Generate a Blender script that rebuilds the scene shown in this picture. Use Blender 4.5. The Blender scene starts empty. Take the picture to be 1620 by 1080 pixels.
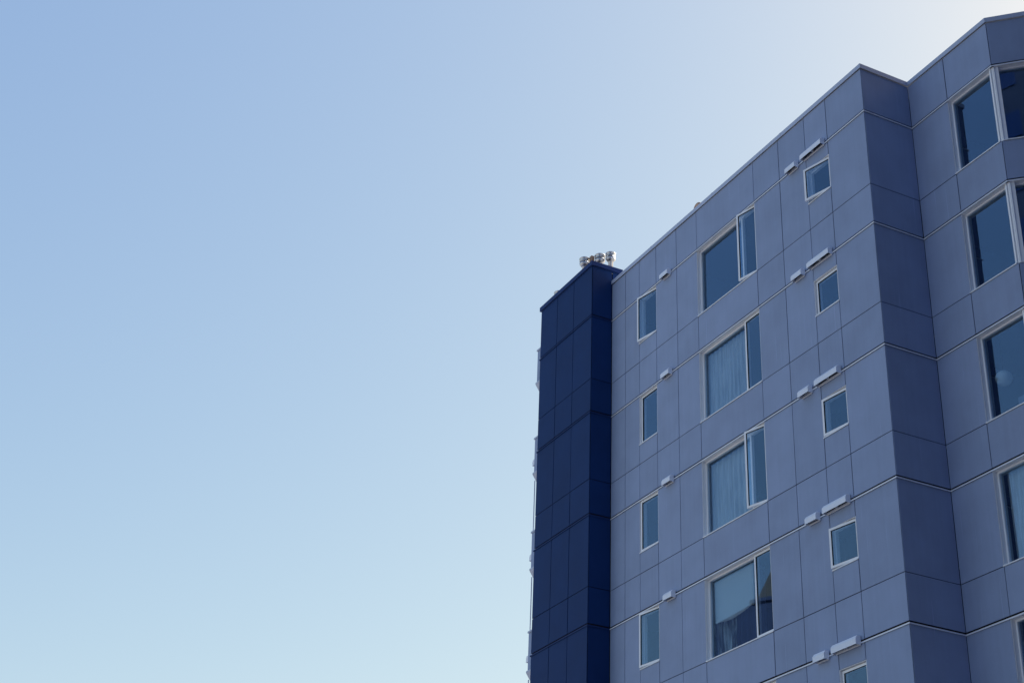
import bpy, bmesh, math, random
from mathutils import Matrix, Vector
random.seed(7)
PI = math.pi
R = math.radians
scene = bpy.context.scene
col = scene.collection
ZO = 23.46                       # height of the first flashing line above the ground

# ------------------------------------------------------------------ camera
cam_d = bpy.data.cameras.new('camera')
cam = bpy.data.objects.new('camera', cam_d)
col.objects.link(cam)
Rv = Vector((0.45681251, 0.88881939, 0.03636523))
Uv = Vector((0.41418753, -0.24869603, 0.87555638))
Fv = Vector((-0.78725537, 0.38490308, 0.48174537))
m = Matrix((Rv, Uv, -Fv)).transposed().to_4x4()
m.translation = Vector((22.0334659, -19.3652553, -21.8633639 + ZO))
cam.matrix_world = m
cam_d.sensor_width = 36.0
cam_d.lens = 2476.35 / 1620 * 36.0
cam_d.clip_start = 0.1
cam_d.clip_end = 6000
scene.camera = cam

# ------------------------------------------------------------------ sky and sun
SUN_EL, SUN_AZ = R(40), R(-4)          # azimuth clockwise from +Y: behind the building
sun_dir = Vector((math.sin(SUN_AZ) * math.cos(SUN_EL), math.cos(SUN_AZ) * math.cos(SUN_EL), math.sin(SUN_EL)))
world = bpy.data.worlds.new("World")
scene.world = world
world.use_nodes = True
nt = world.node_tree
nt.nodes.clear()
sky = nt.nodes.new('ShaderNodeTexSky')
sky.sky_type = 'NISHITA'
sky.sun_disc = False
sky.sun_elevation = SUN_EL
sky.sun_rotation = SUN_AZ
sky.altitude = 0
# film-like response of the whole sky: one power curve per channel, the same in every direction
sep = nt.nodes.new('ShaderNodeSeparateColor'); comb = nt.nodes.new('ShaderNodeCombineColor')
for i, (power, gain) in enumerate(((0.93, 1.20), (0.77, 1.345), (0.35, 2.25))):
    pw = nt.nodes.new('ShaderNodeMath'); pw.operation = 'POWER'; pw.inputs[1].default_value = power
    ml = nt.nodes.new('ShaderNodeMath'); ml.operation = 'MULTIPLY'; ml.inputs[1].default_value = gain
    nt.links.new(sep.outputs[i], pw.inputs[0]); nt.links.new(pw.outputs[0], ml.inputs[0]); nt.links.new(ml.outputs[0], comb.inputs[i])
sky.air_density = 1.0
sky.dust_density = 1.5
sky.ozone_density = 1.5
bg = nt.nodes.new('ShaderNodeBackground')
bg.inputs['Strength'].default_value = 0.10
wo = nt.nodes.new('ShaderNodeOutputWorld')
nt.links.new(sky.outputs[0], sep.inputs[0])
nt.links.new(comb.outputs[0], bg.inputs['Color'])
nt.links.new(bg.outputs[0], wo.inputs['Surface'])

sun_d = bpy.data.lights.new('sun', 'SUN')
sun_d.energy = 4.5
sun_d.angle = R(0.5)
sun_d.color = (1.0, 0.95, 0.87)
sun = bpy.data.objects.new('sun', sun_d)
col.objects.link(sun)
sun.rotation_euler = sun_dir.to_track_quat('Z', 'Y').to_euler()
sun.location = (0, 30, 60)

scene.view_settings.view_transform = 'Standard'
scene.view_settings.look = 'None'
scene.view_settings.gamma = 1
scene.view_settings.use_curve_mapping = False
scene.view_settings.exposure = 1.1

# ------------------------------------------------------------------ materials
def new_mat(name):
    mt = bpy.data.materials.new(name)
    mt.use_nodes = True
    n = mt.node_tree
    n.nodes.clear()
    out = n.nodes.new('ShaderNodeOutputMaterial')
    return mt, n, out

def surf(name, color, rough=0.6, metal=0.0, var=0.06, grain=60.0, bump=0.0, per_obj=0.0, streak=0.0, spec=0.5, scale2=1.3):
    """principled surface: blotchy tone, fine grain, optional rain streaks and a tone of its own per piece"""
    mt, n, out = new_mat(name)
    L = n.links.new
    b = n.nodes.new('ShaderNodeBsdfPrincipled')
    b.inputs['Roughness'].default_value = rough
    b.inputs['Metallic'].default_value = metal
    b.inputs['Specular IOR Level'].default_value = spec
    L(b.outputs[0], out.inputs['Surface'])
    geo = n.nodes.new('ShaderNodeNewGeometry')
    n1 = n.nodes.new('ShaderNodeTexNoise'); n1.inputs['Scale'].default_value = scale2; n1.inputs['Detail'].default_value = 5
    n2 = n.nodes.new('ShaderNodeTexNoise'); n2.inputs['Scale'].default_value = grain; n2.inputs['Detail'].default_value = 3
    L(geo.outputs['Position'], n1.inputs['Vector']); L(geo.outputs['Position'], n2.inputs['Vector'])
    def mathn(op, a, bb):
        q = n.nodes.new('ShaderNodeMath'); q.operation = op
        for i, s in enumerate((a, bb)):
            if isinstance(s, (int, float)): q.inputs[i].default_value = s
            else: L(s, q.inputs[i])
        return q.outputs[0]
    v = mathn('ADD', mathn('MULTIPLY', mathn('SUBTRACT', n1.outputs[0], 0.5), 2.4 * var), 1.0)
    v = mathn('ADD', v, mathn('MULTIPLY', mathn('SUBTRACT', n2.outputs[0], 0.5), 0.8 * var))
    if streak:
        mp = n.nodes.new('ShaderNodeMapping'); mp.inputs['Scale'].default_value = (9, 9, 0.22)
        n3 = n.nodes.new('ShaderNodeTexNoise'); n3.inputs['Scale'].default_value = 1.0; n3.inputs['Detail'].default_value = 4
        L(geo.outputs['Position'], mp.inputs['Vector']); L(mp.outputs[0], n3.inputs['Vector'])
        v = mathn('ADD', v, mathn('MULTIPLY', mathn('SUBTRACT', n3.outputs[0], 0.5), streak))
        mp2 = n.nodes.new('ShaderNodeMapping'); mp2.inputs['Scale'].default_value = (24, 24, 0.55)
        n4 = n.nodes.new('ShaderNodeTexNoise'); n4.inputs['Scale'].default_value = 1.0; n4.inputs['Detail'].default_value = 1
        L(geo.outputs['Position'], mp2.inputs['Vector']); L(mp2.outputs[0], n4.inputs['Vector'])
        rr = n.nodes.new('ShaderNodeValToRGB')
        rr.color_ramp.elements[0].position = 0.70; rr.color_ramp.elements[1].position = 0.80
        L(n4.outputs[0], rr.inputs[0])
        v = mathn('ADD', v, mathn('MULTIPLY', rr.outputs[0], 0.22))
    if per_obj:
        oi = n.nodes.new('ShaderNodeObjectInfo')
        v = mathn('ADD', v, mathn('MULTIPLY', mathn('SUBTRACT', oi.outputs['Random'], 0.5), per_obj))
    mx = n.nodes.new('ShaderNodeVectorMath'); mx.operation = 'SCALE'
    mx.inputs[0].default_value = color
    L(v, mx.inputs['Scale'])
    L(mx.outputs[0], b.inputs['Base Color'])
    if bump:
        bp = n.nodes.new('ShaderNodeBump'); bp.inputs['Strength'].default_value = bump; bp.inputs['Distance'].default_value = 0.002
        L(n2.outputs[0], bp.inputs['Height']); L(bp.outputs[0], b.inputs['Normal'])
    return mt

def glass_mat(name, tint, ior=0.1, rough=0.0):
    """coated pane; ior = share reflected head on at each face"""
    mt, n, out = new_mat(name)
    L = n.links.new
    geo = n.nodes.new('ShaderNodeNewGeometry')
    def mth(op, a, b=None):
        q = n.nodes.new('ShaderNodeMath'); q.operation = op
        for i, x in enumerate((a, b)):
            if x is None: continue
            if isinstance(x, (int, float)): q.inputs[i].default_value = x
            else: L(x, q.inputs[i])
        return q
    dt = n.nodes.new('ShaderNodeVectorMath'); dt.operation = 'DOT_PRODUCT'
    L(geo.outputs['Incoming'], dt.inputs[0]); L(geo.outputs['Normal'], dt.inputs[1])
    c = mth('ABSOLUTE', dt.outputs['Value'])
    fr = mth('ADD', mth('MULTIPLY', mth('POWER', mth('SUBTRACT', 1.0, c.outputs[0]).outputs[0], 5.0).outputs[0], 1.0-ior).outputs[0], ior)
    tr = n.nodes.new('ShaderNodeBsdfTransparent'); tr.inputs['Color'].default_value = (*tint, 1)
    gl = n.nodes.new('ShaderNodeBsdfGlossy'); gl.inputs['Roughness'].default_value = rough
    gl.inputs['Color'].default_value = (0.52, 0.74, 1.0, 1)
    mx = n.nodes.new('ShaderNodeMixShader')
    L(fr.outputs[0], mx.inputs[0]); L(tr.outputs[0], mx.inputs[1]); L(gl.outputs[0], mx.inputs[2])
    L(mx.outputs[0], out.inputs['Surface'])
    return mt

def cloth_mat(name, color, trans=0.45, streak=0.0):
    mt, n, out = new_mat(name)
    L = n.links.new
    d = n.nodes.new('ShaderNodeBsdfDiffuse'); t = n.nodes.new('ShaderNodeBsdfTranslucent')
    geo = n.nodes.new('ShaderNodeNewGeometry')
    nz = n.nodes.new('ShaderNodeTexNoise'); nz.inputs['Scale'].default_value = 240
    L(geo.outputs['Position'], nz.inputs['Vector'])
    mr = n.nodes.new('ShaderNodeMapRange'); mr.inputs[3].default_value = 0.88; mr.inputs[4].default_value = 1.05
    L(nz.outputs[0], mr.inputs[0])
    sc = n.nodes.new('ShaderNodeVectorMath'); sc.operation = 'SCALE'; sc.inputs[0].default_value = color
    fac = mr.outputs[0]
    if streak:                       # woven vertical slubs and open stripes
        mp = n.nodes.new('ShaderNodeMapping'); mp.inputs['Scale'].default_value = (26, 1, 1.6)
        n2 = n.nodes.new('ShaderNodeTexNoise'); n2.inputs['Scale'].default_value = 1.0; n2.inputs['Detail'].default_value = 4
        L(geo.outputs['Position'], mp.inputs['Vector']); L(mp.outputs[0], n2.inputs['Vector'])
        m2 = n.nodes.new('ShaderNodeMapRange'); m2.inputs[1].default_value = 0.42; m2.inputs[2].default_value = 0.60
        m2.inputs[3].default_value = 1 - streak; m2.inputs[4].default_value = 1.0
        L(n2.outputs[0], m2.inputs[0])
        mm = n.nodes.new('ShaderNodeMath'); mm.operation = 'MULTIPLY'
        L(mr.outputs[0], mm.inputs[0]); L(m2.outputs[0], mm.inputs[1]); fac = mm.outputs[0]
    L(fac, sc.inputs['Scale'])
    L(sc.outputs[0], d.inputs[0]); L(sc.outputs[0], t.inputs[0])
    mx = n.nodes.new('ShaderNodeMixShader'); mx.inputs[0].default_value = trans
    L(d.outputs[0], mx.inputs[1]); L(t.outputs[0], mx.inputs[2]); L(mx.outputs[0], out.inputs['Surface'])
    return mt

M = {}
M['panel'] = surf('fibre_cement_grey_blue', (0.28, 0.352, 0.53), 0.72, var=0.13, grain=34, bump=0.35, per_obj=0.09, streak=0.12, spec=0.35)
M['navy'] = surf('fibre_cement_navy', (0.005, 0.030, 0.125), 0.6, var=0.16, grain=28, bump=0.3, per_obj=0.08, streak=0.12, spec=0.15)
M['navy_metal'] = surf('navy_coated_metal', (0.010, 0.036, 0.15), 0.6, var=0.05, spec=0.2)
M['backing'] = surf('black_membrane', (0.012, 0.012, 0.014), 0.9, var=0.1)
M['flashing'] = surf('grey_coated_flashing', (0.74, 0.78, 0.88), 0.45, var=0.05, streak=0.10)
M['coping'] = surf('grey_coated_coping', (0.44, 0.50, 0.66), 0.45, var=0.05, streak=0.08)
M['white'] = surf('white_window_frame', (0.88, 0.90, 0.95), 0.4, var=0.03, grain=20)
M['trim'] = surf('pale_reveal_trim', (0.84, 0.86, 0.90), 0.5, var=0.04, grain=20)
M['hood'] = surf('pale_grey_hood', (0.80, 0.85, 0.97), 0.42, var=0.05, grain=20)
M['dark'] = surf('dark_louvre', (0.02, 0.02, 0.025), 0.8)
M['steel'] = surf('galvanised_steel', (0.60, 0.62, 0.66), 0.34, metal=1.0, var=0.25, grain=30, bump=0.2, scale2=14)
M['tan'] = surf('weathered_tan_wood', (0.38, 0.25, 0.18), 0.8, var=0.15, grain=40, bump=0.5)
M['roofing'] = surf('roof_membrane', (0.22, 0.22, 0.22), 0.9, var=0.1)
M['concrete'] = surf('concrete', (0.34, 0.34, 0.34), 0.85, var=0.1, grain=20, bump=0.4)
M['ground'] = surf('asphalt_ground', (0.20, 0.20, 0.205), 0.9, var=0.2, grain=30, bump=0.4, scale2=0.15)
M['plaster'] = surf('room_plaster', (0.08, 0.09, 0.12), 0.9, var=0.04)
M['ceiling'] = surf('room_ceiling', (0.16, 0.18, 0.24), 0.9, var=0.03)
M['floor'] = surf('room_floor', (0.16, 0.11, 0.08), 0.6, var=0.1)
M['liner'] = surf('interior_jamb', (0.42, 0.44, 0.44), 0.6, var=0.04)
M['seal'] = surf('black_gasket', (0.015, 0.016, 0.02), 0.7)
M['glass'] = glass_mat('window_glass', (0.84, 0.91, 0.95), 0.12)
M['sheer'] = cloth_mat('sheer_white_curtain', (0.88, 0.87, 0.86), 0.4, 0.2)
M['blind'] = cloth_mat('pale_blind_cloth', (0.68, 0.67, 0.64), 0.3)
M['streaky'] = cloth_mat('streaked_grey_curtain', (0.80, 0.88, 0.86), 0.3, 0.85)
M['darkcloth'] = cloth_mat('dark_reflection_cloth', (0.03, 0.04, 0.08), 0.1)
M['paper'] = cloth_mat('lantern_paper', (0.8, 0.8, 0.78), 0.3)

# ------------------------------------------------------------------ mesh helpers
def mesh_of(name, verts, faces, mats, fmat=None, smooth=False):
    me = bpy.data.meshes.new(name)
    me.from_pydata(verts, [], faces)
    for mt in (mats if isinstance(mats, (list, tuple)) else [mats]):
        me.materials.append(mt)
    if fmat:
        for p, i in zip(me.polygons, fmat): p.material_index = i
    if smooth:
        for p in me.polygons: p.use_smooth = True
    me.update()
    return me

def link(name, me, parent=None, mat=None):
    o = bpy.data.objects.new(name, me)
    col.objects.link(o)
    if parent: o.parent = parent
    if mat is not None: o.matrix_basis = mat
    return o

def tag(o, label=None, cat=None, group=None, kind=None):
    if label: o['label'] = label
    if cat: o['category'] = cat
    if group: o['group'] = group
    if kind: o['kind'] = kind
    return o

class MB:
    """collects boxes and profiles into one mesh"""
    def __init__(s): s.v = []; s.f = []
    def box(s, x0, x1, y0, y1, z0, z1):
        b = len(s.v)
        s.v += [(x0,y0,z0),(x1,y0,z0),(x1,y1,z0),(x0,y1,z0),(x0,y0,z1),(x1,y0,z1),(x1,y1,z1),(x0,y1,z1)]
        s.f += [tuple(b+i for i in q) for q in ((0,3,2,1),(4,5,6,7),(0,1,5,4),(1,2,6,5),(2,3,7,6),(3,0,4,7))]
        return s
    def cbox(s, x0, x1, y0, y1, z0, z1, c=0.003):
        """box whose front (y0) edges are chamfered"""
        b = len(s.v)
        s.v += [(x0,y1,z0),(x1,y1,z0),(x1,y1,z1),(x0,y1,z1),
                (x0,y0+c,z0),(x1,y0+c,z0),(x1,y0+c,z1),(x0,y0+c,z1),
                (x0+c,y0,z0+c),(x1-c,y0,z0+c),(x1-c,y0,z1-c),(x0+c,y0,z1-c)]
        q = [(0,3,2,1)[::1]]
        fs = [(0,3,2,1)]
        fs = [(3,2,1,0)]
        for i in range(4):
            j = (i+1) % 4
            fs.append((i, j, 4+j, 4+i)); fs.append((4+i, 4+j, 8+j, 8+i))
        fs.append((8,9,10,11))
        s.f += [tuple(b+i for i in q) for q in fs]
        return s
    def prism(s, prof, x0, x1):
        """profile of (y, z) points, extruded along x"""
        b = len(s.v); n = len(prof)
        s.v += [(x0, y, z) for y, z in prof] + [(x1, y, z) for y, z in prof]
        for i in range(n):
            j = (i+1) % n
            s.f.append((b+i, b+j, b+n+j, b+n+i))
        s.f.append(tuple(b+i for i in range(n))[::-1]); s.f.append(tuple(b+n+i for i in range(n)))
        return s
    def mesh(s, name, mt, smooth=False):
        me = mesh_of(name, s.v, s.f, mt, smooth=smooth)
        bm = bmesh.new(); bm.from_mesh(me)
        bmesh.ops.recalc_face_normals(bm, faces=bm.faces)
        bm.to_mesh(me); bm.free()
        return me

def sweep(path, prof, name, mt, left=True):
    """closed profile of (out, z) points swept along a polyline in plan; out = towards the outside (right of travel)"""
    n = len(prof); v = []; f = []
    for i, p in enumerate(path):
        p = Vector(p)
        d0 = (p - Vector(path[i-1])).normalized() if i else None
        d1 = (Vector(path[i+1]) - p).normalized() if i < len(path)-1 else None
        if d0 is None: d0 = d1
        if d1 is None: d1 = d0
        n0 = Vector((d0.y, -d0.x)); n1 = Vector((d1.y, -d1.x))
        mt_ = (n0 + n1); mt_ = mt_ / (1 + n0.dot(n1))
        for o, z in prof:
            q = p + mt_ * o
            v.append((q.x, q.y, z))
    for i in range(len(path)-1):
        for k in range(n):
            j = (k+1) % n
            f.append((i*n+k, i*n+j, (i+1)*n+j, (i+1)*n+k))
    f.append(tuple(range(n))); f.append(tuple(range((len(path)-1)*n, len(path)*n))[::-1])
    me = mesh_of(name, v, f, mt)
    bm = bmesh.new(); bm.from_mesh(me); bmesh.ops.recalc_face_normals(bm, faces=bm.faces); bm.to_mesh(me); bm.free()
    return me

def lathe(prof, n=24, cap=True):
    v = []; f = []
    for r, z in prof:
        for i in range(n):
            a = 2*PI*i/n
            v.append((r*math.cos(a), r*math.sin(a), z))
    for k in range(len(prof)-1):
        for i in range(n):
            j = (i+1) % n
            f.append((k*n+i, k*n+j, (k+1)*n+j, (k+1)*n+i))
    if cap:
        f.append(tuple(range(n))[::-1]); f.append(tuple(range((len(prof)-1)*n, len(prof)*n)))
    return v, f

def empty(name, loc, rz=0.0):
    o = bpy.data.objects.new(name, None)
    o.empty_display_size = 0.3
    o.location = loc; o.rotation_euler = (0, 0, rz)
    col.objects.link(o)
    return o

def frame_mat(ox, oy, rz):
    return Matrix.Translation((ox, oy, ZO)) @ Matrix.Rotation(rz, 4, 'Z')

# facade frames: local x runs along the wall, local y into the building, z up from the first flashing line
WX0, WY0, WTOP = 9.9, -4.2, 17.0
BD, CW, DL, EW = 1.376, 2.60, 3.1, 9.0
TX0, TX1, TY0, TY1 = -14.286, -11.209, -0.662, 0.33
sq = math.sqrt(0.5)
DX, DY = CW + DL*sq, BD + DL*sq
FA = frame_mat(0, 0, 0)
FB = frame_mat(0, 0, PI/2)
FC = frame_mat(0, BD, 0)
FD = frame_mat(CW, BD, PI/4)
FE = frame_mat(DX, DY, PI/2)
FTF = frame_mat(0, TY0, 0)
FTS = frame_mat(TX1, 0, PI/2)
H = 3.0
ROWS = 5
JZ = -1.97

# ------------------------------------------------------------------ ground
g = MB(); S = 3000
v = [(-S,-S,0),(S,-S,0),(S,S,0),(-S,S,0)]
tag(link('ground', mesh_of('ground', v, [(0,1,2,3)], M['ground'])), kind='structure')

# ------------------------------------------------------------------ dark tower block, added unseen behind the camera to cut light from the right
blk = empty('added_tower_block', (46, -42, 0), R(-20))
tag(blk, 'unseen dark tower block added to block light, dimly mirrored in the bay windows', 'building')
M['dark_brick'] = surf('dark_brick', (0.013, 0.032, 0.095), 0.85, var=0.15, grain=12, bump=0.3)
link('wall', MB().box(-16, 16, -20, 12, 0, 62).mesh('block_wall', M['dark_brick']), blk)
wb_ = MB()
for k in range(18):
    for i in range(9):
        wb_.box(-15+3.4*i, -13+3.4*i, 12.004, 12.05, 2.2+3.3*k, 3.8+3.3*k)
        wb_.box(-16.05, -16.004, -19+3.4*i, -17+3.4*i, 2.2+3.3*k, 3.8+3.3*k)
link('windows', wb_.mesh('block_windows', M['navy_metal']), blk)['kind'] = 'stuff'

# slender spired tower down the street, mirrored in the fourth row casement
sp = empty('bell_tower', (-60.65, -41.5, 0), R(-30))
tag(sp, 'slender dark spired tower mirrored in the casement of the wide fourth row window', 'tower')
link('shaft', MB().box(-1.2, 1.2, -1.2, 1.2, 0, 37.6).box(-1.35, 1.35, -1.35, 1.35, 37.6, 37.85).mesh('shaft', M['dark_brick']), sp)
link('spire', mesh_of('spire', [(-0.9,-0.9,37.85),(0.9,-0.9,37.85),(0.9,0.9,37.85),(-0.9,0.9,37.85),(0,0,40.4)], [(0,3,2,1),(0,1,4),(1,2,4),(2,3,4),(3,0,4)], M['seal']), sp)
link('nave', mesh_of('nave', [(-4.9,-15,0),(-1.21,-15,0),(-1.21,0,0),(-4.9,0,0),(-4.9,-15,36.9),(-1.21,-15,38.3),(-1.21,0,38.3),(-4.9,0,36.9)],
     [(0,3,2,1),(0,1,5,4),(1,2,6,5),(2,3,7,6),(3,0,4,7),(4,5,6,7)], M['dark_brick']), sp)

# ------------------------------------------------------------------ the grey apartment building
bld = empty('apartment_building', (0, 0, 0))
tag(bld, 'tall apartment building clad in grey blue panels with stepped corner and white framed windows', 'building')
tower = empty('stair_tower', ((TX0+TX1)/2, (TY0+TY1)/2, 0))
tag(tower, 'narrow navy blue panelled tower rising at the far left end of the grey apartment building', 'tower')
T_INV = Matrix.Translation(tower.location).inverted()

def panel(F, x0, x1, z0, z1, mt='panel', parent=bld, name='panel', x0f=True, x1f=True):
    g = 0.011 if mt == 'navy' else 0.0085
    j = lambda: random.uniform(-0.0012, 0.0012)
    w = (x1-x0) - 2*g; h = z1-z0
    me = MB().cbox(-w/2, w/2, 0, 0.012, -h/2, h/2, 0.0025).mesh('panel', M[mt])
    mat = F @ Matrix.Translation(((x0+x1)/2 + j(), random.uniform(-0.001, 0.002), (z0+z1)/2)) @ Matrix.Rotation(random.uniform(-0.0012, 0.0012), 4, 'Z') @ Matrix.Rotation(random.uniform(-0.0006, 0.0006), 4, 'Y')
    if parent is tower: mat = T_INV @ mat
    return link(name, me, parent, mat)

# joint lines
XA = [-11.209, -10.475, -9.735, -8.865, -7.845, -6.865, -4.285, -3.22, -2.17, -1.335, 0.0]
ATT_TOP = 1.195
GAP = 0.062      # bottom of an upper panel above the flashing line
LT = -0.012      # top of a panel below the flashing line
HJ = 0.008

def wall_rows(F, xs, k):
    pass

# A: attic row
for i in range(len(XA)-1):
    panel(FA, XA[i], XA[i+1], GAP, ATT_TOP)
WIN1 = (-9.735, -8.865, -1.42); WIN2 = (-6.865, -4.285, JZ); WIN3 = (-2.17, -1.335, -1.28)
for k in range(ROWS):
    z = -H*k
    zb = z - H + GAP
    for i in range(len(XA)-1):
        x0, x1 = XA[i], XA[i+1]
        if i == 2:
            panel(FA, x0, x1, z+JZ+HJ, z+WIN1[2]-HJ)
        elif i == 5:
            pass
        elif i == 8:
            panel(FA, x0, x1, z-0.355, z+LT)
            panel(FA, x0, x1, z+JZ+HJ, z+WIN3[2]-HJ)
        else:
            panel(FA, x0, x1, z+JZ+HJ, z+LT)
        panel(FA, x0, x1, zb, z+JZ-HJ)
# B
panel(FB, 0.010, BD+0.004, GAP, ATT_TOP)
for k in range(ROWS):
    z = -H*k
    panel(FB, 0.010, BD+0.004, z+JZ+HJ, z+LT)
    panel(FB, 0.010, BD+0.004, z-H+GAP, z+JZ-HJ)
# C, D, E
XC = [-0.002, 1.20, CW]
for i in range(2): panel(FC, XC[i], XC[i+1], GAP, ATT_TOP)
XD = [0.004, 2.45, DL]
for i in range(2): panel(FD, XD[i], XD[i+1], GAP, ATT_TOP)
XE = [0.012, 1.6, 3.2]
for i in range(2): panel(FE, XE[i], XE[i+1], GAP, ATT_TOP)
for k in range(ROWS):
    z = -H*k
    panel(FC, XC[0], XC[1], z+JZ+HJ, z+LT)
    panel(FD, XD[1], XD[2], z+JZ+HJ, z+LT)
    for F, X in ((FC, XC), (FD, XD)):
        for i in range(2): panel(F, X[i], X[i+1], z-H+GAP, z+JZ-HJ)
    for i in range(2):
        panel(FE, XE[i], XE[i+1], z+JZ+HJ, z+LT)
        panel(FE, XE[i], XE[i+1], z-H+GAP, z+JZ-HJ)
# lower storeys, below the picture: one joined part
low = MB()
def low_panels(F, xs, mb):
    for k in range(ROWS, 8):
        z = -H*k
        for i in range(len(xs)-1):
            for za, zb in ((z+JZ+HJ, z+LT), (max(z-H+GAP, -ZO+0.1), z+JZ-HJ)):
                if zb-za < 0.1: continue
                t = MB().cbox(xs[i]+0.006, xs[i+1]-0.006, 0, 0.012, za, zb, 0.0025)
                b = len(mb.v)
                mb.v += [tuple(F @ Vector(p)) for p in t.v]
                mb.f += [tuple(b+i2 for i2 in q) for q in t.f]
for F, X in ((FA, XA), (FB, [0.010, BD+0.004]), (FC, XC), (FD, XD), (FE, XE)): low_panels(F, X, low)
tag(link('lower_panels', low.mesh('lower_panels', M['panel']), bld), kind='stuff')

# backing walls behind the cladding, with the window openings left open
OP = {'A': [], 'C': [], 'D': []}
for k in range(ROWS):
    z = -H*k
    OP['A'] += [(WIN1[0], WIN1[1], z+WIN1[2], z), (WIN2[0], WIN2[1], z+WIN2[2], z), (WIN3[0], WIN3[1], z+WIN3[2], z-0.365)]
    OP['C'] += [(1.20, CW, z+JZ, z)]
    OP['D'] += [(0.0, 2.45, z+JZ, z)]
def backing(F, x0, x1, z0, z1, ops, y0=0.035, y1=0.20, e0=0, e1=0):
    xs = sorted({x0, x1, *[o[0] for o in ops], *[o[1] for o in ops]})
    zs = sorted({z0, z1, *[o[2] for o in ops], *[o[3] for o in ops]})
    mb = MB()
    for i in range(len(xs)-1):
        run = None
        for j in range(len(zs)-1):
            cx, cz = (xs[i]+xs[i+1])/2, (zs[j]+zs[j+1])/2
            hole = any(o[0] < cx < o[1] and o[2] < cz < o[3] for o in ops)
            if not hole:
                if run is None: run = [zs[j], zs[j+1]]
                else: run[1] = zs[j+1]
            if hole and run: mb.box(xs[i], xs[i+1], y0, y1, *run); run = None
        if run: mb.box(xs[i], xs[i+1], y0, y1, *run)
    t = mb.mesh('backing_wall', M['backing'])
    t.transform(F)
    return link('backing_wall', t, bld)
backing(FA, -11.25, -0.037, -ZO, 1.18, OP['A'])
backing(FB, 0.035, BD+0.033, -ZO, 1.18, [])
backing(FC, 0.0, CW-0.015, -ZO, 1.18, OP['C'])
backing(FD, 0.0, DL-0.015, -ZO, 1.18, OP['D'])
backing(FE, 0.035, 9.0, -ZO, 1.18, [], y1=0.3)
# core of the building behind the rooms: rear mass, side wall and roof
core = MB()
core.box(TX0, DX-0.32, 5.2, 13.0, 0, ZO+1.0)
core.box(-14.2, -11.26, 0.36, 5.19, 0, ZO+0.98)
link('core_wall', core.mesh('core_wall', M['concrete']), bld)
def slab(poly, z0, z1, name, mt):
    n = len(poly)
    v = [(x, y, z0) for x, y in poly] + [(x, y, z1) for x, y in poly]
    f = [tuple(range(n))[::-1], tuple(range(n, 2*n))] + [(i, (i+1) % n, n+(i+1) % n, n+i) for i in range(n)]
    return mesh_of(name, v, f, mt)
roof_poly = [(-14.2, 0.36), (-11.26, 0.36), (-11.26, 0.21), (-0.21, 0.21), (-0.21, BD+0.21), (CW-0.08, BD+0.21), (DX-0.24, DY+0.1), (DX-0.31, 5.19), (-14.2, 5.19)]
link('roof', slab(roof_poly, ZO+1.01, ZO+1.10, 'roof', M['roofing']), bld)
link('rear_roof', mesh_of('rear_roof', *(lambda b: (b.v, b.f))(MB().box(-14.28, DX-0.33, 5.195, 12.99, ZO+1.02, ZO+1.11)), M['roofing']), bld)

# flashings: a lip with a shadow gap above, mitred round every corner
FP = [(TX1+0.004, 0), (0, 0), (0, BD), (CW, BD), (DX, DY), (DX, DY+4.9)]
lip = [(0.020, -0.017), (0.020, 0.014), (-0.034, 0.024), (-0.034, 0.016), (0.016, 0.007), (0.016, -0.017)]
for k in range(8):
    z = ZO - H*k
    link('flashing', sweep(FP, [(a, z+b) for a, b in lip], 'flashing', M['flashing']), bld)
# coping of the parapet
cop = [(0.030, 1.205), (0.030, 1.325), (-0.28, 1.305), (-0.28, 1.2), (-0.272, 1.2), (-0.272, 1.297), (0.026, 1.317), (0.026, 1.205)]
link('coping', sweep([(TX1+0.004, 0), (0, 0), (0, BD), (CW, BD), (DX, DY), (DX, 12.9)], [(a, ZO+b) for a, b in cop], 'coping', M['coping']), bld)
for x0, x1 in [(-9.1, -9.04), (-6.1, -6.04), (-3.1, -3.04)]:
    link('coping_joint', MB().prism([(-0.033, ZO+1.203), (-0.033, ZO+1.328), (0.02, ZO+1.328), (0.02, ZO+1.3255), (-0.0305, ZO+1.3255), (-0.0305, ZO+1.203)], x0, x1).mesh('coping_joint', M['coping']), bld)
# unseen wing added right of the stepped corner to shade it
wing = MB().box(WX0, 27.0, WY0, 13.0, 0, ZO+WTOP)
link('added_wing', wing.mesh('added_wing', M['navy']), bld)
mbw = MB()
for k in range(14):
    z = ZO + 17.0 - H*k
    for i in range(11):
        mbw.box(WX0-0.05, WX0-0.038, WY0+1.57*i+0.006, WY0+1.57*i+1.564, max(z-2.98, 0.1), min(z-0.04, ZO+WTOP-0.1))
tag(link('added_wing_panels', mbw.mesh('added_wing_panels', M['navy']), bld), kind='stuff')
# corner post of the bay windows, and casement angles measured from the photo
FR_Y0, FR_Y1 = 0.100, 0.170

def bars(mb, x0, x1, z0, z1, w, y0, y1):
    mb.box(x0, x0+w, y0, y1, z0, z1); mb.box(x1-w, x1, y0, y1, z0, z1)
    mb.box(x0+w, x1-w, y0, y1, z0, z0+w); mb.box(x0+w, x1-w, y0, y1, z1-w, z1)

cache = {}
def cm(key, fn):
    if key not in cache: cache[key] = fn()
    return cache[key]

def sub(parent, name, me, mat=None):
    return link(name, me, parent, mat or Matrix())

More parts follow.
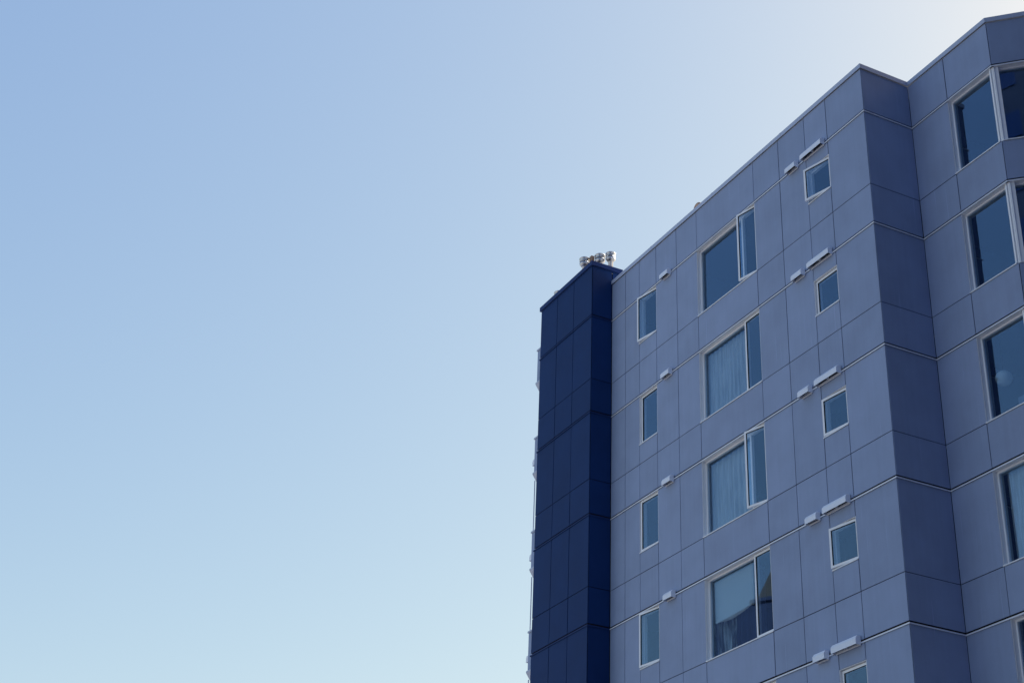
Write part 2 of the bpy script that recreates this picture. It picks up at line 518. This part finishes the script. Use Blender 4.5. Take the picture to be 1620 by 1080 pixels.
def window(F, x0, x1, z0, z1, kind, angle=0.0, cas=None):
    """frame set into a reveal; x0..x1, z0..z1 is the opening; cas = left edge of the casement part"""
    W, Hh = x1-x0, z1-z0
    key = (kind, round(W, 3), round(Hh, 3))
    def fr():
        mb = MB()
        w = 0.045
        bars(mb, 0.006, W-0.006, 0.012, Hh-0.006, w, FR_Y0, FR_Y1)
        if cas is not None and cas > 0: mb.box(cas-0.035, cas+0.025, FR_Y0, FR_Y1, 0.012+w, Hh-0.006-w)
        return mb.mesh('window_frame', M['white'])
    o = link('window', cm(key+('f',), fr), bld, F @ Matrix.Translation((x0, 0, z0)))
    def reveal():
        mb = MB()
        t = 0.004
        mb.box(-0.004, 0.004, 0.003, FR_Y0+0.02, 0.0, Hh)                # left jamb
        mb.box(W-0.004, W+0.004, 0.003, FR_Y0+0.02, 0.0, Hh)                 # right jamb
        mb.box(-0.004, W+0.004, 0.002, FR_Y0+0.02, Hh-0.004, Hh+0.004) # head
        return mb.mesh('reveal', M['trim'])
    sub(o, 'reveal', cm(key+('r',), reveal))
    def sill():
        mb = MB()
        mb.prism([(-0.018, -0.012), (-0.018, 0.012), (FR_Y0+0.01, 0.030), (FR_Y0+0.01, 0.018), (-0.006, 0.004), (-0.010, -0.012)], -0.008, W+0.008)
        return mb.mesh('sill', M['white'])
    sub(o, 'sill', cm(key+('s',), sill))
    def liner():
        mb = MB(); y0, y1 = FR_Y1+0.001, 0.205; t = 0.02
        mb.box(0.0, t, y0, y1, 0, Hh); mb.box(W-t, W, y0, y1, 0, Hh)
        mb.box(t, W-t, y0, y1, 0, t); mb.box(t, W-t, y0, y1, Hh-t, Hh)
        return mb.mesh('interior_jamb', M['liner'])
    if kind != 'bay': sub(o, 'interior_jamb', cm(key+('l',), liner))
    yg = FR_Y0+0.035
    fixed_r = W if cas is None else cas-0.035
    if cas is None or cas > 0:
        def pane(): return MB().box(0.052, fixed_r-0.0 if cas else W-0.052, yg, yg+0.006, 0.058, Hh-0.052).mesh('pane', M['glass'])
        sub(o, 'pane', cm(key+('p',), pane))
    if cas is not None:
        c0 = cas+0.005 if cas > 0 else 0.016
        w = (W-0.016) - c0
        h = Hh-0.046
        sw = 0.052
        def sash():
            mb = MB(); bars(mb, -w, 0, 0, h, sw, 0, 0.045)
            return mb.mesh('sash', M['white'])
        def gasket():
            mb = MB(); bars(mb, -w+sw, -sw, sw, h-sw, 0.006, 0.006, 0.03)
            return mb.mesh('gasket', M['seal'])
        def spane(): return MB().box(-w+sw+0.004, -sw-0.004, 0.02, 0.026, sw+0.004, h-sw-0.004).mesh('pane', M['glass'])
        mm = Matrix.Translation((W-0.016, FR_Y0-0.048, 0.028)) @ Matrix.Rotation(angle, 4, 'Z')
        s = sub(o, 'sash', cm(key+('c',), sash), mm)
        sub(o, 'gasket', cm(key+('g',), gasket), mm)
        sub(o, 'pane', cm(key+('q',), spane), mm)
    return o

A1 = [9.6, 0.0, 2.2, 7.0, 0.0]
A2 = [11.6, 0.0, 13.2, 0.0, 0.0]
A3 = [13.0, 0.0, 5.3, 8.0, 0.0]
for k in range(ROWS):
    z = -H*k
    window(FA, WIN1[0], WIN1[1], z+WIN1[2], z-0.006, 'narrow', R(A1[k]), 0)
    window(FA, WIN2[0], WIN2[1], z+WIN2[2]+0.004, z-0.006, 'wide', R(A2[k]), 1.90)
    window(FA, WIN3[0], WIN3[1], z+WIN3[2], z-0.365, 'square', R(A3[k]), 0)
    wc = window(FC, 1.20, CW-0.05, z+JZ+0.004, z-0.006, 'bay')
    wd = window(FD, 0.05, 2.45, z+JZ+0.004, z-0.006, 'bay_side')
    # corner post where the two bay windows meet
    post_pts = [(CW-0.115, BD+0.03), (CW-0.0, BD+0.03), (CW+0.115*sq, BD+0.03+0.115*sq+0.0), (CW+0.115*sq-0.07, BD+0.03+0.115*sq+0.07), (CW-0.03, BD+0.13), (CW-0.115, BD+0.13)]
    link('corner_post', slab(post_pts, ZO+z+JZ+0.012, ZO+z-0.010, 'corner_post', M['white']), bld)

# rooms behind the windows
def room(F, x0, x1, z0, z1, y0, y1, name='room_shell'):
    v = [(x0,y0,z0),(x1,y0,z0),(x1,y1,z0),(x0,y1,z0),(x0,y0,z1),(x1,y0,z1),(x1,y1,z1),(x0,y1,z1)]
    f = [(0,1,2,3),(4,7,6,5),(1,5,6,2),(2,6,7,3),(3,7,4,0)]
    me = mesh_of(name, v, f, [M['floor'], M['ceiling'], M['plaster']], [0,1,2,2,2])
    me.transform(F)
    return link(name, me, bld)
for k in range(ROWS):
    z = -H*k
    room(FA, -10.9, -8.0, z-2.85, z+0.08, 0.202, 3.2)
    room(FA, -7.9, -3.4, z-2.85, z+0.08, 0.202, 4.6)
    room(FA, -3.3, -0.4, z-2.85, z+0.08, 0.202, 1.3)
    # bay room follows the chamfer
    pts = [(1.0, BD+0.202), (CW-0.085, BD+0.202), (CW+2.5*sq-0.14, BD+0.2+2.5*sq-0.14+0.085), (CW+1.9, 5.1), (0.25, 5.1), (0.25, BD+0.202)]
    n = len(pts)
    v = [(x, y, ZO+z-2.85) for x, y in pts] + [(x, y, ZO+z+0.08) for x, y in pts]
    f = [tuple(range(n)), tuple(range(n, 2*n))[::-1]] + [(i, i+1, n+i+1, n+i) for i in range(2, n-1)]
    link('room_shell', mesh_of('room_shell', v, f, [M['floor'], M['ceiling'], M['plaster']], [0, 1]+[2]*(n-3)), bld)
    jb = MB().box(1.185, 1.20, FR_Y1, 0.28, z+JZ, z-0.02).box(1.20, CW-0.1, FR_Y1, 0.30, z-0.03, z-0.02).mesh('interior_jamb', M['liner'])
    jb.transform(FC); link('interior_jamb', jb, bld)

# ------------------------------------------------------------------ navy tower
XT = [TX0, -13.265, -12.27, TX1]
for i in range(3):
    panel(FTF, XT[i], XT[i+1], GAP, 1.64, 'navy', tower)
panel(FTS, TY0+0.014, -0.005, GAP, 1.64, 'navy', tower)
panel(FTS, 0.005, TY1, 1.2, 1.64, 'navy', tower)
for k in range(ROWS):
    z = -H*k
    for za, zb in ((z+JZ+HJ, z+LT), (z-H+GAP, z+JZ-HJ)):
        for i in range(3): panel(FTF, XT[i], XT[i+1], za, zb, 'navy', tower)
        panel(FTS, TY0+0.014, -0.005, za, zb, 'navy', tower)
lw = MB(); low_panels(FTF, XT, lw); low_panels(FTS, [TY0+0.014, -0.005], lw)
me = lw.mesh('lower_panels', M['navy']); me.transform(T_INV)
tag(link('lower_panels', me, tower), kind='stuff')
me = MB().box(TX0+0.005, TX1-0.035, TY0+0.035, TY1, 0, ZO+1.6).mesh('tower_core', M['backing']); me.transform(T_INV)
link('core_wall', me, tower)
for k in range(8):
    z = ZO - H*k
    me = sweep([(TX0, TY1), (TX0, TY0), (TX1, TY0), (TX1, -0.003)], [(a, z+b) for a, b in lip], 'flashing', M['navy_metal']); me.transform(T_INV)
    link('flashing', me, tower)
tc = [(0.040, 1.655), (0.040, 1.790), (-0.10, 1.775), (-0.10, 1.655)]
me = sweep([(TX0, TY1), (TX0, TY0), (TX1, TY0), (TX1, TY1)], [(a, ZO+b) for a, b in tc], 'coping', M['navy_metal']); me.transform(T_INV)
link('coping', me, tower)

# ------------------------------------------------------------------ balconies beyond the tower
for k in range(ROWS):
    z = ZO - H*k
    b = empty('balcony', (-15.0, 0.02, z)); b.parent = bld
    b.matrix_basis = Matrix.Translation((-15.0, 0.02, z))
    W = 0.77
    link('parapet', MB().box(-W, 0.8, 0, 0.012, 0.09, 1.17).box(-W, -W+0.012, 0.014, 1.5, 0.09, 1.17).mesh('parapet', M['panel']), b)
    link('cap', MB().prism([(-0.025, 1.175), (-0.025, 1.225), (0.10, 1.24), (0.10, 1.175)], -W-0.03, 0.8).box(-W-0.03, -W+0.09, 0.105, 1.5, 1.176, 1.232).mesh('cap', M['coping']), b)
    link('slab_edge', MB().prism([(-0.03, 0.04), (-0.03, 0.085), (1.5, 0.085), (1.5, -0.16), (0.10, -0.16)], -W-0.035, 0.8).mesh('slab_edge', M['coping']), b)
    if k > 1: link('baluster_post', MB().box(-W+0.0, -W+0.022, 0.02, 0.042, 1.24, 2.84).mesh('post', M['coping']), b)

# ------------------------------------------------------------------ wall vent hoods
def hood_mesh(L):
    prof = [(0.0, 0.0), (-0.13, 0.0), (-0.13, 0.115), (-0.09, 0.175), (0.0, 0.185)]
    t = 0.004
    mb = MB()
    # shell: front, chamfer, top as thin sheets, with end cheeks; open underneath
    inner = [(0.0, 0.18), (-0.087, 0.170), (-0.126, 0.113), (-0.126, 0.0)]
    mb.prism([prof[1], prof[2], prof[3], prof[4]] + inner, 0.003, L-0.003)
    for x0, x1 in ((0, 0.003), (L-0.003, L)):
        mb.prism(prof, x0, x1)
    return mb.mesh('hood_shell', M['hood'])
def hood_in(L):
    mb = MB()
    mb.box(0.006, L-0.006, -0.124, -0.004, 0.085, 0.089)
    return mb.mesh('damper', M['dark'])
def hood_fl(L, div):
    mb = MB()
    mb.box(0.012, L-0.012, -0.018, -0.002, -0.012, 0.02)
    if div: mb.box(L/2-0.004, L/2+0.004, -0.124, -0.019, 0.01, 0.083)
    return mb.mesh('back_flange', M['trim'])
hm = {L: (hood_mesh(L), hood_in(L), hood_fl(L, L > 0.6)) for L in (0.37, 0.38, 0.79)}
fl = ['top', 'second', 'third', 'fourth', 'fifth']
def hood(x, z, L, label, group):
    o = empty('vent_hood', (x, -0.016, ZO+z))
    tag(o, label, 'vent hood', group)
    a, b, c = hm[L]
    link('hood_shell', a, o); link('damper', b, o); link('back_flange', c, o)
storey = ['just under the roofline', 'on the second window row', 'on the third window row', 'on the fourth window row', 'on the lowest window row in view']
wl = ['narrow hinged window under the roofline', 'closed narrow window of the second row', 'narrow window of the third row', 'opened narrow window of the fourth row', 'narrow window of the fifth row']
ws = ['wide open square window at the top', 'closed square window of the second row', 'square window of the third row', 'square window of the fourth row', 'lowest square window at the picture edge']
for k in range(ROWS):
    z = -H*k
    if k < 4:
        hood(-8.47, z-0.075, 0.38, 'short pale vent hood right of the ' + wl[k], 'short vent hoods beside the narrow windows')
    hood(-2.82, z-0.07, 0.38, 'short pale vent hood up left of the ' + ws[k], 'short vent hoods beside the square windows')
    hood(-2.22, z-0.04, 0.79, 'long pale vent hood right above the ' + ws[k], 'long vent hoods above the square windows')
wb = ['upper', 'middle', 'lower']
for k in (1, 2, 3):
    o = empty('vent_hood', (-15.772, 0.395, ZO-H*k+0.36), -PI/2)
    o.rotation_euler = (0, 0, -PI/2)
    tag(o, 'small vent hood on the %s balcony down, left of the navy tower' % ['', 'second', 'third', 'fourth'][k], 'vent hood', 'vent hoods on the balcony sides')
    a, b, c = hm[0.37]
    link('hood_shell', a, o); link('damper', b, o); link('back_flange', c, o)

# ------------------------------------------------------------------ flue cowls on the tower roof
def cowl(x, y, ztop, label, s=1.0, tilt=0.0, group='steel flue cowls on the tower'):
    o = empty('flue_cowl', (x, y, ZO+1.6))
    tag(o, label, 'flue vent', group)
    h = ztop - 1.6
    def part(name, prof, n=28):
        v, f = lathe([(r*s*0.88, z) for r, z in prof], n)
        me = mesh_of(name, v, f, M['steel'], smooth=True)
        return link(name, me, o)
    part('pipe', [(0.085, 0), (0.085, h-0.26), (0.095, h-0.25), (0.095, h-0.17)])
    part('storm_collar', [(0.087, h-0.33), (0.165, h-0.255), (0.172, h-0.225), (0.150, h-0.215), (0.10, h-0.225)])
    part('cap', [(0.10, h-0.168), (0.150, h-0.165), (0.176, h-0.145), (0.150, h-0.130), (0.146, h-0.085), (0.182, h-0.070), (0.176, h-0.050), (0.13, h-0.020), (0.06, h-0.003), (0.01, h)])
    o.rotation_euler = (0, tilt, 0)
    return o
cowl(-12.43, -0.24, 2.70, 'leftmost of the three shiny steel flue cowls on the navy tower')
cowl(-12.06, 0.07, 2.72, 'middle one of the three shiny steel flue cowls on the navy tower')
cowl(-11.83, 0.30, 2.73, 'rightmost of the three shiny steel flue cowls on the navy tower')
cowl(-14.02, -0.22, 2.36, 'small steel flue cap barely showing over the far left coping of the navy tower')
bx = MB().box(-0.06, 0.06, -0.05, 0.05, 0, 1.10).mesh('roof_post', M['tan'])
o = link('roof_post', bx); o.location = (-12.27, -0.08, ZO+1.6)
tag(o, 'short tan post between the steel flue cowls on the navy tower corner', 'post')
# bent exhaust pipe on the grey roof
def tube(path, r, n=14):
    v = []; f = []
    for i, p in enumerate(path):
        p = Vector(p)
        d = (Vector(path[min(i+1, len(path)-1)]) - Vector(path[max(i-1, 0)])).normalized()
        a = Vector((0, 1, 0)); b = d.cross(a).normalized(); a = b.cross(d)
        for j in range(n):
            t = 2*PI*j/n
            v.append(tuple(p + a*math.cos(t)*r + b*math.sin(t)*r))
    for i in range(len(path)-1):
        for j in range(n):
            k2 = (j+1) % n
            f.append((i*n+j, i*n+k2, (i+1)*n+k2, (i+1)*n+j))
    f.append(tuple(range(n))); f.append(tuple(range((len(path)-1)*n, len(path)*n))[::-1])
    return v, f
pth = [(0, 0, 0), (0, 0, 0.75)] + [(0.11-0.11*math.cos(t), 0, 0.75+0.11*math.sin(t)) for t in [PI*i/8 for i in range(1, 9)]]
v, f = tube(pth, 0.065)
o = link('gooseneck_vent', mesh_of('gooseneck_vent', v, f, M['tan'], smooth=True))
o.location = (-7.60, 0.5, ZO+1.10)
tag(o, 'small bent tan vent pipe peeking over the parapet of the grey building', 'vent pipe')

# ------------------------------------------------------------------ curtains, blinds and things inside the windows
def wavy(F, x0, x1, z0, z1, y, amp, wl_, seed, mt, name, label, cat, zfun=None, group=None, nz=14):
    rnd = random.Random(seed)
    n = max(24, int((x1-x0)/wl_*10))
    ph = [rnd.uniform(0, 6.28) for _ in range(4)]
    vs = []
    for j in range(nz+1):
        for i in range(n+1):
            u = i/n; t = j/nz
            x = x0+(x1-x0)*u
            zt = z1; zb = z0 if zfun is None else zfun(u)
            z = zt+(zb-zt)*t
            w = amp*(0.5+0.5*t)*(math.sin(2*PI*x/wl_+ph[0]+0.5*math.sin(x*5+ph[1]))+0.4*math.sin(2*PI*x/wl_*2.3+ph[2]+t))
            vs.append((x, y+w, z))
    N = len(vs)
    th = 0.0015
    vs = [(a, b-th, c) for a, b, c in vs] + [(a, b+th, c) for a, b, c in vs]
    f = []
    for j in range(nz):
        for i in range(n):
            a = j*(n+1)+i
            f.append((a, a+n+1, a+n+2, a+1)); f.append((N+a, N+a+1, N+a+n+2, N+a+n+1))
    for i in range(n):
        f.append((i, i+1, N+i+1, N+i)); a = nz*(n+1)+i; f.append((a, N+a, N+a+1, a+1))
    for j in range(nz):
        a = j*(n+1); f.append((a, N+a, N+a+n+1, a+n+1)); a += n; f.append((a, a+n+1, N+a+n+1, N+a))
    me = mesh_of(name, vs, f, mt, smooth=True)
    org = F @ Vector((x0, y, z0))
    me.transform(Matrix.Translation(-org) @ F)
    o = link(name, me); o.location = org
    return tag(o, label, cat, group)
wx0, wx1 = WIN2[0], WIN2[1]
GR = 'sheer curtains hanging inside windows'
wavy(FA, wx0-0.35, wx0+1.62, -H-2.2, -H-0.04, 0.29, 0.035, 0.19, 3, M['sheer'], 'curtain', 'sheer pale curtain drawn behind the wide closed window of the second row', 'curtain', group=GR)
wavy(FA, wx0-0.35, wx0+1.62, -2*H-2.2, -2*H-0.04, 0.30, 0.036, 0.23, 5, M['sheer'], 'curtain', 'sheer pale curtain drawn behind the wide window of the third row with an open casement', 'curtain', group=GR)
wavy(FC, 1.26, 2.50, -3*H-2.2, -3*H-0.03, 0.31, 0.006, 0.30, 8, M['sheer'], 'curtain', 'smooth pale curtain filling the fourth window down at the right edge', 'curtain', group=GR)
z3 = -3*H
wavy(FA, wx0-0.30, wx0+1.60, z3-1.1, z3-0.03, 0.25, 0.012, 1.1, 11, M['blind'], 'blind', 'pale sagging cloth blind across the top of the wide window with streaked curtains', 'blind',
     zfun=lambda u: z3-1.04-0.05*math.sin(u*PI)+0.03*math.sin(u*9))
wavy(FA, wx0-0.42, wx0+0.78, z3-2.3, z3-0.9, 0.36, 0.05, 0.11, 12, M['streaky'], 'curtain', 'streaked grey curtain below the sagging blind in the wide fourth row window', 'curtain', group=GR)
wavy(FA, wx0+0.80, wx0+1.95, z3-2.3, z3-0.15, 0.34, 0.05, 0.24, 13, M['darkcloth'], 'curtain', 'dark cloth added behind the closed casement of the wide fourth row window, in place of a dark reflection', 'curtain')  # dark sheet added to stand in for a dark reflection in the casement
# pendant lantern seen through the third bay window
o = empty('paper_lantern', tuple(FC @ Vector((1.37, 0.45, -2*H-0.92))))
tag(o, 'round pale paper lantern hanging inside the third window down at the right edge', 'lantern')
prof = []
for i in range(25):
    a = -PI/2 + PI*i/24
    prof.append((max(0.01, 0.17*math.cos(a)+(0.005 if i % 2 else 0)), 0.16*math.sin(a)))
v, f = lathe(prof, 28)
link('shade', mesh_of('shade', v, f, M['paper'], smooth=True), o)
link('cord', mesh_of('cord', *(lambda t: t)(tube([(0, 0, 0.16), (0.0001, 0, 0.98)], 0.004, 6)), M['seal']), o)
o = link('storage_box', MB().box(-0.16, 0.16, -0.1, 0.1, 0, 0.34).mesh('storage_box', M['ceiling']))
o.location = tuple(FC @ Vector((2.02, 0.36, -2*H-1.96)))
tag(o, 'pale box standing on the sill below the round paper lantern', 'box')
o = link('jar', mesh_of('jar', *lathe([(0.05, 0), (0.055, 0.02), (0.055, 0.13), (0.035, 0.16), (0.035, 0.19)], 16), M['ceiling'], smooth=True))
o.location = tuple(FA @ Vector((-1.60, 0.24, -2*H+WIN3[2]+0.02)))
tag(o, 'small white jar on the sill inside the third square window', 'jar')
